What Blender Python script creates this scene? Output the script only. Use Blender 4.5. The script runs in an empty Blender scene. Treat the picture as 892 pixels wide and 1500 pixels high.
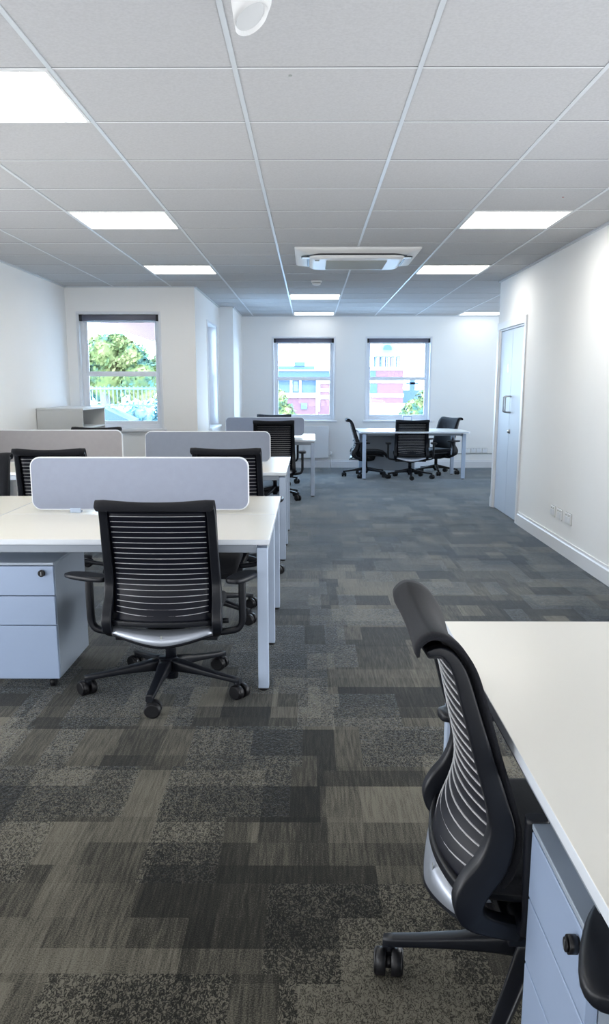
import bpy, bmesh, math, random
from mathutils import Vector, Matrix
random.seed(4)
C = bpy.context.scene.collection
PI = math.pi

# ------------------------------------------------------------------ materials
def new_mat(name):
    m = bpy.data.materials.new(name); m.use_nodes = True
    nt = m.node_tree; b = nt.nodes['Principled BSDF']
    return m, nt, b
def tc(nt, scale, kind='Object'):
    t = nt.nodes.new('ShaderNodeTexCoord'); mp = nt.nodes.new('ShaderNodeMapping')
    mp.inputs['Scale'].default_value = scale
    nt.links.new(t.outputs[kind], mp.inputs['Vector']); return mp
def mat(name, col, rough=.5, metal=0, var=.03, scale=8, bump=0, bscale=200, spec=None, coat=0, sheen=0):
    m, nt, b = new_mat(name)
    mp = tc(nt, (scale,)*3)
    n = nt.nodes.new('ShaderNodeTexNoise'); n.inputs['Scale'].default_value = 1; n.inputs['Detail'].default_value = 3
    nt.links.new(mp.outputs[0], n.inputs['Vector'])
    mx = nt.nodes.new('ShaderNodeMix'); mx.data_type = 'RGBA'
    mx.inputs[6].default_value = tuple(max(0, c*(1-var)) for c in col)+(1,)
    mx.inputs[7].default_value = tuple(min(1, c*(1+var)) for c in col)+(1,)
    nt.links.new(n.outputs['Fac'], mx.inputs[0]); nt.links.new(mx.outputs[2], b.inputs['Base Color'])
    b.inputs['Roughness'].default_value = rough; b.inputs['Metallic'].default_value = metal
    if spec is not None: b.inputs['Specular IOR Level'].default_value = spec
    if coat: b.inputs['Coat Weight'].default_value = coat
    if sheen: b.inputs['Sheen Weight'].default_value = sheen
    if bump:
        n2 = nt.nodes.new('ShaderNodeTexNoise'); n2.inputs['Scale'].default_value = bscale
        mp2 = tc(nt, (1, 1, 1)); nt.links.new(mp2.outputs[0], n2.inputs['Vector'])
        bp = nt.nodes.new('ShaderNodeBump'); bp.inputs['Strength'].default_value = bump; bp.inputs['Distance'].default_value = .002
        nt.links.new(n2.outputs['Fac'], bp.inputs['Height']); nt.links.new(bp.outputs[0], b.inputs['Normal'])
    return m
def emis(name, col, s):
    m, nt, b = new_mat(name)
    b.inputs['Base Color'].default_value = col+(1,)
    b.inputs['Emission Color'].default_value = col+(1,); b.inputs['Emission Strength'].default_value = s
    return m

def carpet_mat():
    m, nt, b = new_mat('carpet')
    L = nt.links.new; N = nt.nodes.new
    tcn = N('ShaderNodeTexCoord')
    # warp: a different stretch of x in every row so that patch widths vary
    def patch(w, h, ox, oy, seed):
        mp = N('ShaderNodeMapping'); mp.inputs['Location'].default_value = (ox, oy, seed)
        L(tcn.outputs['Object'], mp.inputs['Vector'])
        sx = N('ShaderNodeSeparateXYZ'); L(mp.outputs[0], sx.inputs[0])
        ry = N('ShaderNodeMath'); ry.operation = 'DIVIDE'; L(sx.outputs['Y'], ry.inputs[0]); ry.inputs[1].default_value = h
        fy = N('ShaderNodeMath'); fy.operation = 'FLOOR'; L(ry.outputs[0], fy.inputs[0])
        wn = N('ShaderNodeTexWhiteNoise'); wn.noise_dimensions = '1D'
        ad = N('ShaderNodeMath'); ad.operation = 'ADD'; L(fy.outputs[0], ad.inputs[0]); ad.inputs[1].default_value = seed
        L(ad.outputs[0], wn.inputs['W'])
        ml = N('ShaderNodeMath'); ml.operation = 'MULTIPLY'; L(wn.outputs['Value'], ml.inputs[0]); ml.inputs[1].default_value = 7.3
        rx = N('ShaderNodeMath'); rx.operation = 'DIVIDE'; L(sx.outputs['X'], rx.inputs[0]); rx.inputs[1].default_value = w
        a2 = N('ShaderNodeMath'); a2.operation = 'ADD'; L(rx.outputs[0], a2.inputs[0]); L(ml.outputs[0], a2.inputs[1])
        sn = N('ShaderNodeMath'); sn.operation = 'SINE'; m3 = N('ShaderNodeMath'); m3.operation = 'MULTIPLY'
        L(a2.outputs[0], m3.inputs[0]); m3.inputs[1].default_value = 2.1; L(m3.outputs[0], sn.inputs[0])
        m4 = N('ShaderNodeMath'); m4.operation = 'MULTIPLY_ADD'; L(sn.outputs[0], m4.inputs[0]); m4.inputs[1].default_value = .4; L(a2.outputs[0], m4.inputs[2])
        fx = N('ShaderNodeMath'); fx.operation = 'FLOOR'; L(m4.outputs[0], fx.inputs[0])
        cb = N('ShaderNodeCombineXYZ'); L(fx.outputs[0], cb.inputs[0]); L(fy.outputs[0], cb.inputs[1]); cb.inputs[2].default_value = seed
        w2 = N('ShaderNodeTexWhiteNoise'); w2.noise_dimensions = '3D'; L(cb.outputs[0], w2.inputs['Vector'])
        return w2.outputs['Value']
    p1 = patch(.23, .27, 0, 0, 3.0); p2 = patch(.36, .54, .11, .135, 11.0); p3 = patch(.19, .405, .3, .1, 23.)
    def mth(op, a, b_, c_=None):
        n = N('ShaderNodeMath'); n.operation = op
        for i, v in enumerate((a, b_, c_)):
            if v is None: continue
            if isinstance(v, (int, float)): n.inputs[i].default_value = v
            else: L(v, n.inputs[i])
        return n.outputs[0]
    v = mth('ADD', mth('MULTIPLY', p1, .46), mth('ADD', mth('MULTIPLY', p2, .34), mth('MULTIPLY', p3, .22)))
    # loop pile: wiggly worm noise + fine ribs along y
    mp = N('ShaderNodeMapping'); mp.inputs['Scale'].default_value = (1, .55, 1); L(tcn.outputs['Object'], mp.inputs['Vector'])
    nz = N('ShaderNodeTexNoise'); nz.inputs['Scale'].default_value = 95; nz.inputs['Detail'].default_value = 2; nz.inputs['Distortion'].default_value = 1.2
    L(mp.outputs[0], nz.inputs['Vector'])
    worm = mth('ABSOLUTE', mth('SUBTRACT', nz.outputs['Fac'], .5), None)
    worm = mth('MINIMUM', mth('MULTIPLY', worm, 9.), 1.)
    mp2 = N('ShaderNodeMapping'); mp2.inputs['Scale'].default_value = (1, .06, 1); L(tcn.outputs['Object'], mp2.inputs['Vector'])
    nr = N('ShaderNodeTexNoise'); nr.inputs['Scale'].default_value = 110; nr.inputs['Detail'].default_value = 4; nr.inputs['Distortion'].default_value = .5
    L(mp2.outputs[0], nr.inputs['Vector'])
    # patches switch between worm pile and ribs
    sel = mth('GREATER_THAN', p3, .45)
    tex = N('ShaderNodeMix'); L(sel, tex.inputs[0]); L(worm, tex.inputs[2]); L(nr.outputs['Fac'], tex.inputs[3])
    fine = N('ShaderNodeTexNoise'); fine.inputs['Scale'].default_value = 260; L(tcn.outputs['Object'], fine.inputs['Vector'])
    v = mth('ADD', v, mth('MULTIPLY', mth('SUBTRACT', tex.outputs[0], .55), .62))
    v = mth('ADD', v, mth('MULTIPLY', mth('SUBTRACT', fine.outputs['Fac'], .5), .9))
    big = N('ShaderNodeTexNoise'); big.inputs['Scale'].default_value = .7; L(tcn.outputs['Object'], big.inputs['Vector'])
    v = mth('ADD', v, mth('MULTIPLY', mth('SUBTRACT', big.outputs['Fac'], .5), .3))
    rp = N('ShaderNodeValToRGB'); L(v, rp.inputs[0])
    e = rp.color_ramp.elements
    e[0].position = .15; e[0].color = (.004, .0037, .0026, 1)
    e[1].position = .88; e[1].color = (.145, .134, .104, 1)
    x = e.new(.45); x.color = (.025, .0232, .0175, 1)
    L(rp.outputs[0], b.inputs['Base Color'])
    b.inputs['Roughness'].default_value = .95; b.inputs['Sheen Weight'].default_value = .8; b.inputs['Sheen Roughness'].default_value = .2; b.inputs['Sheen Tint'].default_value = (.76, .88, 1, 1)  # blue tinted sheen stands in for window glare on the far carpet
    b.inputs['Specular IOR Level'].default_value = .25
    bp = N('ShaderNodeBump'); bp.inputs['Strength'].default_value = .3; bp.inputs['Distance'].default_value = .003
    L(mth('ADD', fine.outputs['Fac'], tex.outputs[0]), bp.inputs['Height']); L(bp.outputs[0], b.inputs['Normal'])
    return m

def brick_mat(name, c1, c2, mortar):
    m, nt, b = new_mat(name)
    mp = tc(nt, (1, 1, 1)); mp.inputs['Rotation'].default_value = (PI/2, 0, 0)
    br = nt.nodes.new('ShaderNodeTexBrick'); br.inputs['Scale'].default_value = 2.2
    br.inputs['Color1'].default_value = c1+(1,); br.inputs['Color2'].default_value = c2+(1,); br.inputs['Mortar'].default_value = mortar+(1,)
    nt.links.new(mp.outputs[0], br.inputs['Vector']); nt.links.new(br.outputs[0], b.inputs['Base Color'])
    b.inputs['Roughness'].default_value = .9
    return m

def ceil_tile_mat():
    m, nt, b = new_mat('ceiling_tile')
    L = nt.links.new
    mp = tc(nt, (1, 1, 1))
    n = nt.nodes.new('ShaderNodeTexNoise'); n.inputs['Scale'].default_value = 90; n.inputs['Detail'].default_value = 4
    L(mp.outputs[0], n.inputs['Vector'])
    n0 = nt.nodes.new('ShaderNodeTexNoise'); n0.inputs['Scale'].default_value = .8; L(mp.outputs[0], n0.inputs['Vector'])
    r = nt.nodes.new('ShaderNodeValToRGB'); L(n.outputs['Fac'], r.inputs[0])
    r.color_ramp.elements[0].position = .3; r.color_ramp.elements[0].color = (.455, .462, .478, 1)
    r.color_ramp.elements[1].position = .65; r.color_ramp.elements[1].color = (.505, .512, .528, 1)
    L(r.outputs[0], b.inputs['Base Color'])
    b.inputs['Roughness'].default_value = .95; b.inputs['Specular IOR Level'].default_value = .2
    bp = nt.nodes.new('ShaderNodeBump'); bp.inputs['Strength'].default_value = .2; bp.inputs['Distance'].default_value = .002
    L(n.outputs['Fac'], bp.inputs['Height']); L(bp.outputs[0], b.inputs['Normal'])
    return m

def foliage_mat(name, c1, c2, c3):
    m, nt, b = new_mat(name)
    mp = tc(nt, (1, 1, 1)); n = nt.nodes.new('ShaderNodeTexNoise'); n.inputs['Scale'].default_value = 2.3; n.inputs['Detail'].default_value = 5
    nt.links.new(mp.outputs[0], n.inputs['Vector'])
    r = nt.nodes.new('ShaderNodeValToRGB'); nt.links.new(n.outputs['Fac'], r.inputs[0])
    e = r.color_ramp.elements; e[0].position = .38; e[0].color = c1+(1,); e[1].position = .62; e[1].color = c3+(1,)
    x = e.new(.5); x.color = c2+(1,)
    nt.links.new(r.outputs[0], b.inputs['Base Color']); b.inputs['Roughness'].default_value = .8
    b.inputs['Specular IOR Level'].default_value = .1
    return m

def mesh_fabric_mat(name, col, alt):
    m, nt, b = new_mat(name)
    mp = tc(nt, (1, 1, 1))
    ch = nt.nodes.new('ShaderNodeTexVoronoi'); ch.inputs['Scale'].default_value = 420
    nt.links.new(mp.outputs[0], ch.inputs['Vector'])
    r = nt.nodes.new('ShaderNodeValToRGB'); nt.links.new(ch.outputs['Distance'], r.inputs[0])
    r.color_ramp.elements[0].color = col+(1,); r.color_ramp.elements[1].color = alt+(1,)
    nt.links.new(r.outputs[0], b.inputs['Base Color'])
    b.inputs['Roughness'].default_value = .85; b.inputs['Sheen Weight'].default_value = .05; b.inputs['Specular IOR Level'].default_value = .25
    bp = nt.nodes.new('ShaderNodeBump'); bp.inputs['Strength'].default_value = .35; bp.inputs['Distance'].default_value = .001
    nt.links.new(ch.outputs['Distance'], bp.inputs['Height']); nt.links.new(bp.outputs[0], b.inputs['Normal'])
    return m

M = dict(
    wall=mat('wall_paint', (.90, .905, .905), .75, var=.015, scale=3, bump=.05, bscale=60),
    trim=mat('white_gloss_trim', (.80, .82, .86), .4, var=.01),
    ceil=ceil_tile_mat(), carpet=carpet_mat(),
    tee=mat('ceiling_tee', (.60, .64, .68), .35, var=.02),
    teeline=mat('ceiling_tee_fine', (.80, .82, .84), .5, var=.02),
    gap=mat('shadow_gap', (.2, .21, .22), .9),
    desk=mat('white_laminate', (.92, .895, .82), .28, var=.01, scale=2),
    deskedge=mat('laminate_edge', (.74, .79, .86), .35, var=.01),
    metal=mat('silver_paint', (.46, .55, .70), .4, metal=.15, var=.02),
    rail=mat('grey_rail', (.30, .34, .40), .45, metal=.2, var=.02),
    screen=mat('screen_fabric', (.29, .325, .42), .9, var=.05, scale=30, bump=.2, bscale=500),
    screenedge=mat('screen_trim', (.74, .77, .82), .5, var=.01),
    dscreen=mat('dark_screen_fabric', (.22, .25, .32), .9, var=.05, scale=30, bump=.2, bscale=500),
    mscreen=mat('mid_screen_fabric', (.34, .33, .35), .9, var=.05, scale=30, bump=.2, bscale=500),
    ped=mat('pedestal_paint', (.33, .42, .59), .38, metal=.05, var=.02),
    pedside=mat('pedestal_side', (.34, .40, .48), .4, metal=.05, var=.02),
    plastic=mat('black_plastic', (.006, .0075, .012), .40, var=.15, scale=20, spec=.38),
    bfabric=mesh_fabric_mat('black_mesh_fabric', (.0045, .005, .008), (.013, .0145, .020)),
    seatfab=mesh_fabric_mat('black_seat_fabric', (.004, .0045, .006), (.010, .011, .015)),
    panel=mat('dark_back_panel', (.005, .006, .012), .4, var=.15, scale=20, spec=.22),
    stripe=mat('pale_stripe', (.50, .50, .52), .4, var=.02),
    silver=mat('silver_plastic', (.46, .50, .57), .34, metal=.7, var=.03),
    rubber=mat('black_rubber', (.006, .006, .008), .42, var=.1, spec=.4),
    radi=mat('radiator_enamel', (.80, .83, .87), .35, var=.01),
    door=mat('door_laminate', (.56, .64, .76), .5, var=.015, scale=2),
    steel=mat('brushed_steel', (.42, .44, .46), .3, metal=.8, var=.05),
    blind=mat('grey_blind', (.13, .13, .17), .5, var=.05),
    lamp=emis('lamp_diffuser', (1., .96, .87), 9.5),
    lampdim=emis('lamp_diffuser_dim', (1., .985, .95), 1.7), lampmid=emis('lamp_diffuser_mid', (1., .98, .93), 3.5),
    white=mat('white_plastic', (.82, .83, .84), .35, var=.01),
    upvc=mat('white_window_frame', (.80, .83, .88), .35, var=.01),
    grille=mat('grey_grille', (.33, .35, .34), .5, var=.05),
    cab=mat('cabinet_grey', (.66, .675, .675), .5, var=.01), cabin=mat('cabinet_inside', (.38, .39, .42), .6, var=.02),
    brick=brick_mat('pink_brick', (.08, .026, .031), (.105, .037, .041), (.13, .08, .08)),
    bblue=mat('blue_cladding', (.024, .045, .082), .7, var=.12, scale=.8),
    pale=mat('pale_render', (.17, .155, .165), .8, var=.04, scale=.5),
    bwhite=mat('white_render', (.55, .55, .55), .8, var=.03, scale=.5),
    proof=mat('pale_blue_roof', (.055, .085, .12), .6, var=.06, scale=.8),
    wglass=mat('dark_window', (.035, .06, .10), .3, var=.1),
    ground=mat('pale_ground', (.35, .36, .36), .9, var=.05, scale=.3),
    leafy=foliage_mat('yellow_green_leaves', (.04, .08, .06), (.085, .10, .03), (.17, .155, .06)),
    leafb=foliage_mat('blue_green_leaves', (.05, .13, .15), (.10, .19, .19), (.24, .30, .28)),
    bark=mat('bark', (.12, .10, .08), .9, var=.2),
    eave=mat('pink_eave', (.17, .10, .09), .7),
    fence=mat('pale_fence', (.10, .19, .24), .7),
)
def glass_mat():
    m, nt, b = new_mat('window_glass')
    nt.nodes.remove(b)
    t = nt.nodes.new('ShaderNodeBsdfTransparent'); g = nt.nodes.new('ShaderNodeBsdfGlossy'); g.inputs['Roughness'].default_value = .02
    t.inputs[0].default_value = (.96, .985, 1, 1)
    fr = nt.nodes.new('ShaderNodeFresnel'); fr.inputs[0].default_value = 1.3
    mx = nt.nodes.new('ShaderNodeMixShader')
    nt.links.new(fr.outputs[0], mx.inputs[0]); nt.links.new(t.outputs[0], mx.inputs[1]); nt.links.new(g.outputs[0], mx.inputs[2])
    nt.links.new(mx.outputs[0], nt.nodes['Material Output'].inputs[0])
    return m
M['glass'] = glass_mat()

# ------------------------------------------------------------------ mesh helpers
def box(bm, x0, x1, y0, y1, z0, z1, mi=0):
    vs = [bm.verts.new((x, y, z)) for z in (z0, z1) for y in (y0, y1) for x in (x0, x1)]
    for f in ((0, 2, 3, 1), (4, 5, 7, 6), (0, 1, 5, 4), (2, 6, 7, 3), (0, 4, 6, 2), (1, 3, 7, 5)):
        fc = bm.faces.new([vs[i] for i in f]); fc.material_index = mi
    return vs
def loft(bm, rings, cap=True, mi=0, closed=True):
    vr = [[bm.verts.new(p) for p in r] for r in rings]
    n = len(rings[0])
    for a, b in zip(vr[:-1], vr[1:]):
        for i in range(n if closed else n-1):
            j = (i+1) % n
            f = bm.faces.new((a[i], a[j], b[j], b[i])); f.material_index = mi; f.smooth = True
    if cap and closed:
        f = bm.faces.new(vr[0][::-1]); f.material_index = mi
        f = bm.faces.new(vr[-1]); f.material_index = mi
    return vr
def rrect(w, h, r, n=4):
    pts = []
    for cx, cy, a0 in ((w-r, h-r, 0), (-w+r, h-r, 90), (-w+r, -h+r, 180), (w-r, -h+r, 270)):
        for k in range(n+1):
            a = math.radians(a0+90*k/n); pts.append((cx+r*math.cos(a), cy+r*math.sin(a)))
    return pts
def cyl(bm, p0, p1, r0, r1=None, n=20, mi=0):
    r1 = r0 if r1 is None else r1
    p0 = Vector(p0); p1 = Vector(p1); d = (p1-p0).normalized()
    a = d.orthogonal().normalized(); b = d.cross(a)
    rings = [[p+(a*math.cos(2*PI*k/n)+b*math.sin(2*PI*k/n))*r for k in range(n)] for p, r in ((p0, r0), (p1, r1))]
    loft(bm, rings, mi=mi)
def lathe(bm, prof, o=(0, 0, 0), axis='z', n=28, mi=0):
    o = Vector(o); rings = []
    for r, h in prof:
        ring = []
        for k in range(n):
            a = 2*PI*k/n; x, y = max(r, 1e-4)*math.cos(a), max(r, 1e-4)*math.sin(a)
            ring.append(o+(Vector((x, y, h)) if axis == 'z' else Vector((h, x, y))))
        rings.append(ring)
    loft(bm, rings, mi=mi)
def tube(bm, pts, r, n=12, mi=0, flat=None):
    pts = [Vector(p) for p in pts]; rings = []
    up = None
    for i, p in enumerate(pts):
        d = (pts[min(i+1, len(pts)-1)]-pts[max(i-1, 0)]).normalized()
        if up is None: up = d.orthogonal().normalized()
        up = (up-d*up.dot(d)).normalized(); b = d.cross(up)
        rr = r[i] if isinstance(r, (list, tuple)) else r
        rings.append([p+(up*math.cos(2*PI*k/n)+b*math.sin(2*PI*k/n))*rr for k in range(n)])
    loft(bm, rings, mi=mi)
def smooth_pts(pts, k=6):
    out = []; P = [Vector(p) for p in pts]
    for i in range(len(P)-1):
        p0 = P[max(i-1, 0)]; p1 = P[i]; p2 = P[i+1]; p3 = P[min(i+2, len(P)-1)]
        for s in range(k):
            t = s/k
            out.append(.5*((2*p1)+(-p0+p2)*t+(2*p0-5*p1+4*p2-p3)*t*t+(-p0+3*p1-3*p2+p3)*t**3))
    out.append(P[-1]); return out
def obj(name, bm, m, parent=None, bevel=0, seg=2, smooth=True, sub=0):
    me = bpy.data.meshes.new(name)
    bmesh.ops.recalc_face_normals(bm, faces=bm.faces)
    bm.to_mesh(me); bm.free()
    for x in (m if isinstance(m, (list, tuple)) else [m]): me.materials.append(x)
    o = bpy.data.objects.new(name, me); C.objects.link(o)
    if parent: o.parent = parent
    if bevel:
        md = o.modifiers.new('bevel', 'BEVEL'); md.width = bevel; md.segments = seg; md.limit_method = 'ANGLE'; md.angle_limit = .6
        md.harden_normals = False
    if sub:
        md = o.modifiers.new('sub', 'SUBSURF'); md.levels = sub; md.render_levels = sub
    if smooth and (bevel or sub):
        for p in me.polygons: p.use_smooth = True
        if bevel:
            w = o.modifiers.new('wn', 'WEIGHTED_NORMAL'); w.keep_sharp = False
    return o
def bobj(name, m, parent, *boxes, bevel=.002):
    bm = bmesh.new()
    for b in boxes: box(bm, *b)
    return obj(name, bm, m, parent, bevel=bevel)
def thing(name, label, cat, loc=(0, 0, 0), rotz=0, group=None):
    o = bpy.data.objects.new(name, None); o.empty_display_size = .1; C.objects.link(o)
    o.location = loc; o.rotation_euler = (0, 0, rotz); o['label'] = label; o['category'] = cat
    if group: o['group'] = group
    return o
def tag(o, label, cat, group=None, kind=None):
    o['label'] = label; o['category'] = cat
    if group: o['group'] = group
    if kind: o['kind'] = kind
    return o
def struct(name, bm, m, label, cat, parent=None, bevel=0):
    o = obj(name, bm, m, parent, bevel=bevel)
    if parent is None: o['kind'] = 'structure'; o['label'] = label; o['category'] = cat
    return o
def dup(root, loc, rotz, label, group=None):
    r = root.copy(); C.objects.link(r); r.location = loc; r.rotation_euler = (0, 0, rotz); r['label'] = label
    if group: r['group'] = group
    mp = {root: r}
    def rec(src, dst):
        for ch in [c for c in bpy.data.objects if c.parent == src]:
            c = ch.copy(); C.objects.link(c); c.parent = dst; c.matrix_parent_inverse = ch.matrix_parent_inverse.copy()
            mp[ch] = c; rec(ch, c)
    rec(root, r)
    return r

# ------------------------------------------------------------------ dimensions
CZ = 2.574            # ceiling height
XW = 2.17             # right wall
XL = -2.94            # left wall
YB = 15.62            # back wall
YL = 11.03            # left window wall
XS = -1.385           # side wall running back beyond the left window
YP = 13.89            # pier
XP = -1.17
YC = 10.56            # where the right wall ends
XF = 5.2              # far side of the widened room
YR = -2.2             # rear wall, behind the camera
T = .3

# ------------------------------------------------------------------ room shell
bm = bmesh.new(); box(bm, XL-T, XF+T, YR-T, YB+T, -.12, 0)
struct('floor', bm, M['carpet'], 'grey loop pile carpet tiles covering the office floor', 'floor')
bm = bmesh.new(); box(bm, XL-T, XF+T, YR-T, YB+T, CZ, CZ+.15)
struct('ceiling', bm, M['ceil'], 'suspended ceiling of pale grey square tiles', 'ceiling')

def wall_x(name, x0, x1, y0, y1, holes, label):
    """wall slab facing along y, holes (xa, xb, za, zb)"""
    bm = bmesh.new()
    xs = sorted({x0, x1} | {h[0] for h in holes} | {h[1] for h in holes})
    for a, b in zip(xs[:-1], xs[1:]):
        h = [h for h in holes if h[0] <= a and h[1] >= b]
        if h: box(bm, a, b, y0, y1, 0, h[0][2]); box(bm, a, b, y0, y1, h[0][3], CZ)
        else: box(bm, a, b, y0, y1, 0, CZ)
    return struct(name, bm, M['wall'], label, 'wall')
def wall_y(name, x0, x1, y0, y1, holes, label):
    bm = bmesh.new()
    ys = sorted({y0, y1} | {h[0] for h in holes} | {h[1] for h in holes})
    for a, b in zip(ys[:-1], ys[1:]):
        h = [h for h in holes if h[0] <= a and h[1] >= b]
        if h:
            if h[0][2] > 0: box(bm, x0, x1, a, b, 0, h[0][2])
            box(bm, x0, x1, a, b, h[0][3], CZ)
        else: box(bm, x0, x1, a, b, 0, CZ)
    return struct(name, bm, M['wall'], label, 'wall')

W1 = (-.635, .42, .82, 2.215)     # back left window opening
W2 = (.965, 2.07, .82, 2.215)     # back right window opening
W3 = (-2.80, -1.815, .89, 2.265)   # left wall window
W4 = (12.26, 13.48, .84, 2.262)    # opening in the side wall (along y)
wall_x('wall_back', XP-.25, XF, YB, YB+T, [W1, W2], 'white back wall with the two sash windows')
wall_x('wall_left_window', XL, XS, YL, YL+.22, [W3], 'white wall around the sash window on the left')
wall_y('wall_left', XL-T, XL, YR, YL+.22, [], 'plain white side wall on the left')
wall_y('wall_left_return', XS-.25, XS, YL+.22, YP, [W4], 'white return wall with a deep window recess beyond the left window')
wall_y('wall_left_pier', XS-.25, XP, YP, YB+T, [], 'white pier projecting beside the back wall')
DY0, DY1, DZ = 9.24, 10.46, 2.035
wall_y('wall_right', XW, XW+.2, YR, YC, [(DY0, DY1, 0, DZ)], 'long white wall on the right with the cupboard door')
wall_x('wall_right_return', XW+.2, XF, YC-.2, YC, [], 'white wall turning the corner behind the cupboard')
wall_y('wall_far_right', XF, XF+T, YC-.2, YB+T, [], 'white side wall of the widened far end')
wall_x('wall_rear', XL, XW+.2, YR-T, YR, [], 'white wall behind the viewpoint')

# baseboards with a small moulded top
def skirt(bm, a, b, n, h=.135):
    a = Vector(a+(0,)); b = Vector(b+(0,)); n = Vector(n+(0,))
    prof = [(0, 0), (.018, 0), (.018, h-.03), (.012, h-.018), (.010, h), (0, h)]
    loft(bm, [[p+n*d+Vector((0, 0, z)) for d, z in prof] for p in (a, b)])
def base(name, segs, label):
    bm = bmesh.new()
    for s in segs: skirt(bm, *s)
    o = struct(name, bm, M['trim'], label, 'baseboard')
    for p in o.data.polygons: p.use_smooth = False
base('baseboard_right', [((XW, YR), (XW, 9.14), (-1, 0)), ((XW, 10.52), (XW, YC+.018), (-1, 0)), ((XW-.0, YC), (XF, YC), (0, 1))], 'white moulded baseboard along the right wall')
base('baseboard_back', [((XP, YB), (XF, YB), (0, -1))], 'white baseboard under the two back windows')
base('baseboard_left', [((XL, YR), (XL, YL), (1, 0)), ((XL, YL), (XS, YL), (0, -1)), ((XS, YL), (XS, YP), (1, 0)), ((XS, YP), (XP, YP), (0, -1)), ((XP, YP), (XP, YB), (1, 0))], 'white baseboard along the left walls')

# ceiling grid
TW = .689; GX0 = -.2817; GY0 = 3.605
def gy(n): # rows measured a hair wider toward the far end
    return GY0+TW*n
bm = bmesh.new(); i = -4
while GX0+TW*i < XF:
    x = GX0+TW*i
    if x > XL:
        y1 = YB
        y0 = YR if x < XW else YC
        if x < XS: y1 = YL
        box(bm, x-.009, x+.009, y0, y1, CZ-.004, CZ+.01)
    i += 1
struct('trim_1', bm, M['tee'], 'pale metal runners of the ceiling grid running away down the room', 'ceiling grid')
bm = bmesh.new(); n = -8
while gy(n) < YB:
    y = gy(n)
    if y > YR:
        xa = XL if y < YL else (XS if y < YP else XP)
        xb = XW if y < YC else XF
        box(bm, xa, xb, y-.004, y+.006, CZ-.0025, CZ+.01, 0); box(bm, xa, xb, y-.008, y-.004, CZ-.0015, CZ+.01, 1)  # dark strip colours in the shadow gap beside each pale cross bar
    n += 1
struct('trim_2', bm, [M['teeline'], M['gap']], 'thin cross joints of the ceiling tiles', 'ceiling grid')
bm = bmesh.new()
for a in ((XW-.022, XW, YR, YC), (XL, XL+.022, YR, YL), (XL, XS, YL-.022, YL), (XP, XF, YB-.022, YB), (XS, XS+.022, YL, YP), (XP, XP+.022, YP, YB)):
    box(bm, *a, CZ-.014, CZ)
struct('trim_3', bm, M['tee'], 'white edge trim where the ceiling meets the walls', 'ceiling edge trim')

# ------------------------------------------------------------------ windows
def window_parts(w, d, z0, z1, meet, headbox=True):
    """build a sash window in a local frame: x across 0..w, y depth 0..d outward, z absolute"""
    f = bmesh.new(); t = .05
    yf = d-.10
    box(f, 0, t, yf, yf+.07, z0, z1); box(f, w-t, w, yf, yf+.07, z0, z1)
    box(f, t, w-t, yf, yf+.07, z1-.05, z1); box(f, t, w-t, yf, yf+.07, z0, z0+.055)
    sash_u = bmesh.new(); s = .03
    box(sash_u, t, t+s, yf+.03, yf+.06, meet, z1-.05); box(sash_u, w-t-s, w-t, yf+.03, yf+.06, meet, z1-.05)
    box(sash_u, t+s, w-t-s, yf+.03, yf+.06, z1-.08, z1-.05); box(sash_u, t+s, w-t-s, yf+.03, yf+.06, meet-.01, meet+.025)
    sash_l = bmesh.new()
    box(sash_l, t, t+s, yf+.0, yf+.03, z0+.055, meet); box(sash_l, w-t-s, w-t, yf, yf+.03, z0+.055, meet)
    box(sash_l, t+s, w-t-s, yf, yf+.03, z0+.055, z0+.095); box(sash_l, t+s, w-t-s, yf, yf+.03, meet-.035, meet)
    g1 = bmesh.new(); box(g1, t+s, w-t-s, yf+.044, yf+.048, meet+.02, z1-.075)
    g2 = bmesh.new(); box(g2, t+s, w-t-s, yf+.012, yf+.016, z0+.09, meet-.03)
    return f, sash_u, sash_l, g1, g2
def make_window(n, origin, rz, w, d, z0, z1, meet, label, arch=.055, blind=True, sill=True):
    root = bpy.data.objects.new('window_%d' % n, None); C.objects.link(root)
    root['kind'] = 'structure'; root['label'] = label; root['category'] = 'window'
    root.location = origin; root.rotation_euler = (0, 0, rz)
    f, su, sl, g1, g2 = window_parts(w, d, z0, z1, meet)
    obj('window_frame', f, M['upvc'], root, bevel=.004)
    u = obj('upper_sash', su, M['upvc'], root, bevel=.003); l = obj('lower_sash', sl, M['upvc'], root, bevel=.003)
    obj('glass_pane', g1, M['glass'], u); obj('glass_pane', g2, M['glass'], l)
    # flat white lining + bead round the opening
    b = bmesh.new(); e = .018
    box(b, -e, .0, -.012, .004, z0, z1+e); box(b, w, w+e, -.012, .004, z0, z1+e); box(b, 0, w, -.012, .004, z1, z1+e)
    box(b, .0, .012, 0, d-.1, z0, z1); box(b, w-.012, w, 0, d-.1, z0, z1); box(b, .012, w-.012, 0, d-.1, z1-.012, z1)
    obj('window_casing', b, M['trim'], root, bevel=.003)
    if sill:
        b = bmesh.new(); box(b, -.05, w+.05, -.05, d-.1, z0-.03, z0+.005)
        obj('window_sill', b, M['trim'], root, bevel=.006)
    return root
win1 = make_window(1, (W1[0], YB, 0), 0, W1[1]-W1[0], .26, W1[2], W1[3], 1.535, 'white sash window above the radiator in the back wall')
win2 = make_window(2, (W2[0], YB, 0), 0, W2[1]-W2[0], .26, W2[2], W2[3], 1.535, 'white sash window with the clock tower seen through it')
win3 = make_window(3, (W3[0], YL, 0), 0, W3[1]-W3[0], .20, W3[2], W3[3], 1.56, 'white sash window in the left wall facing a leafy tree')
win4 = make_window(4, (XS, W4[0], 0), PI/2, W4[1]-W4[0], .22, W4[2], W4[3], 1.54, 'bright window set in the recess of the return wall')
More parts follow.
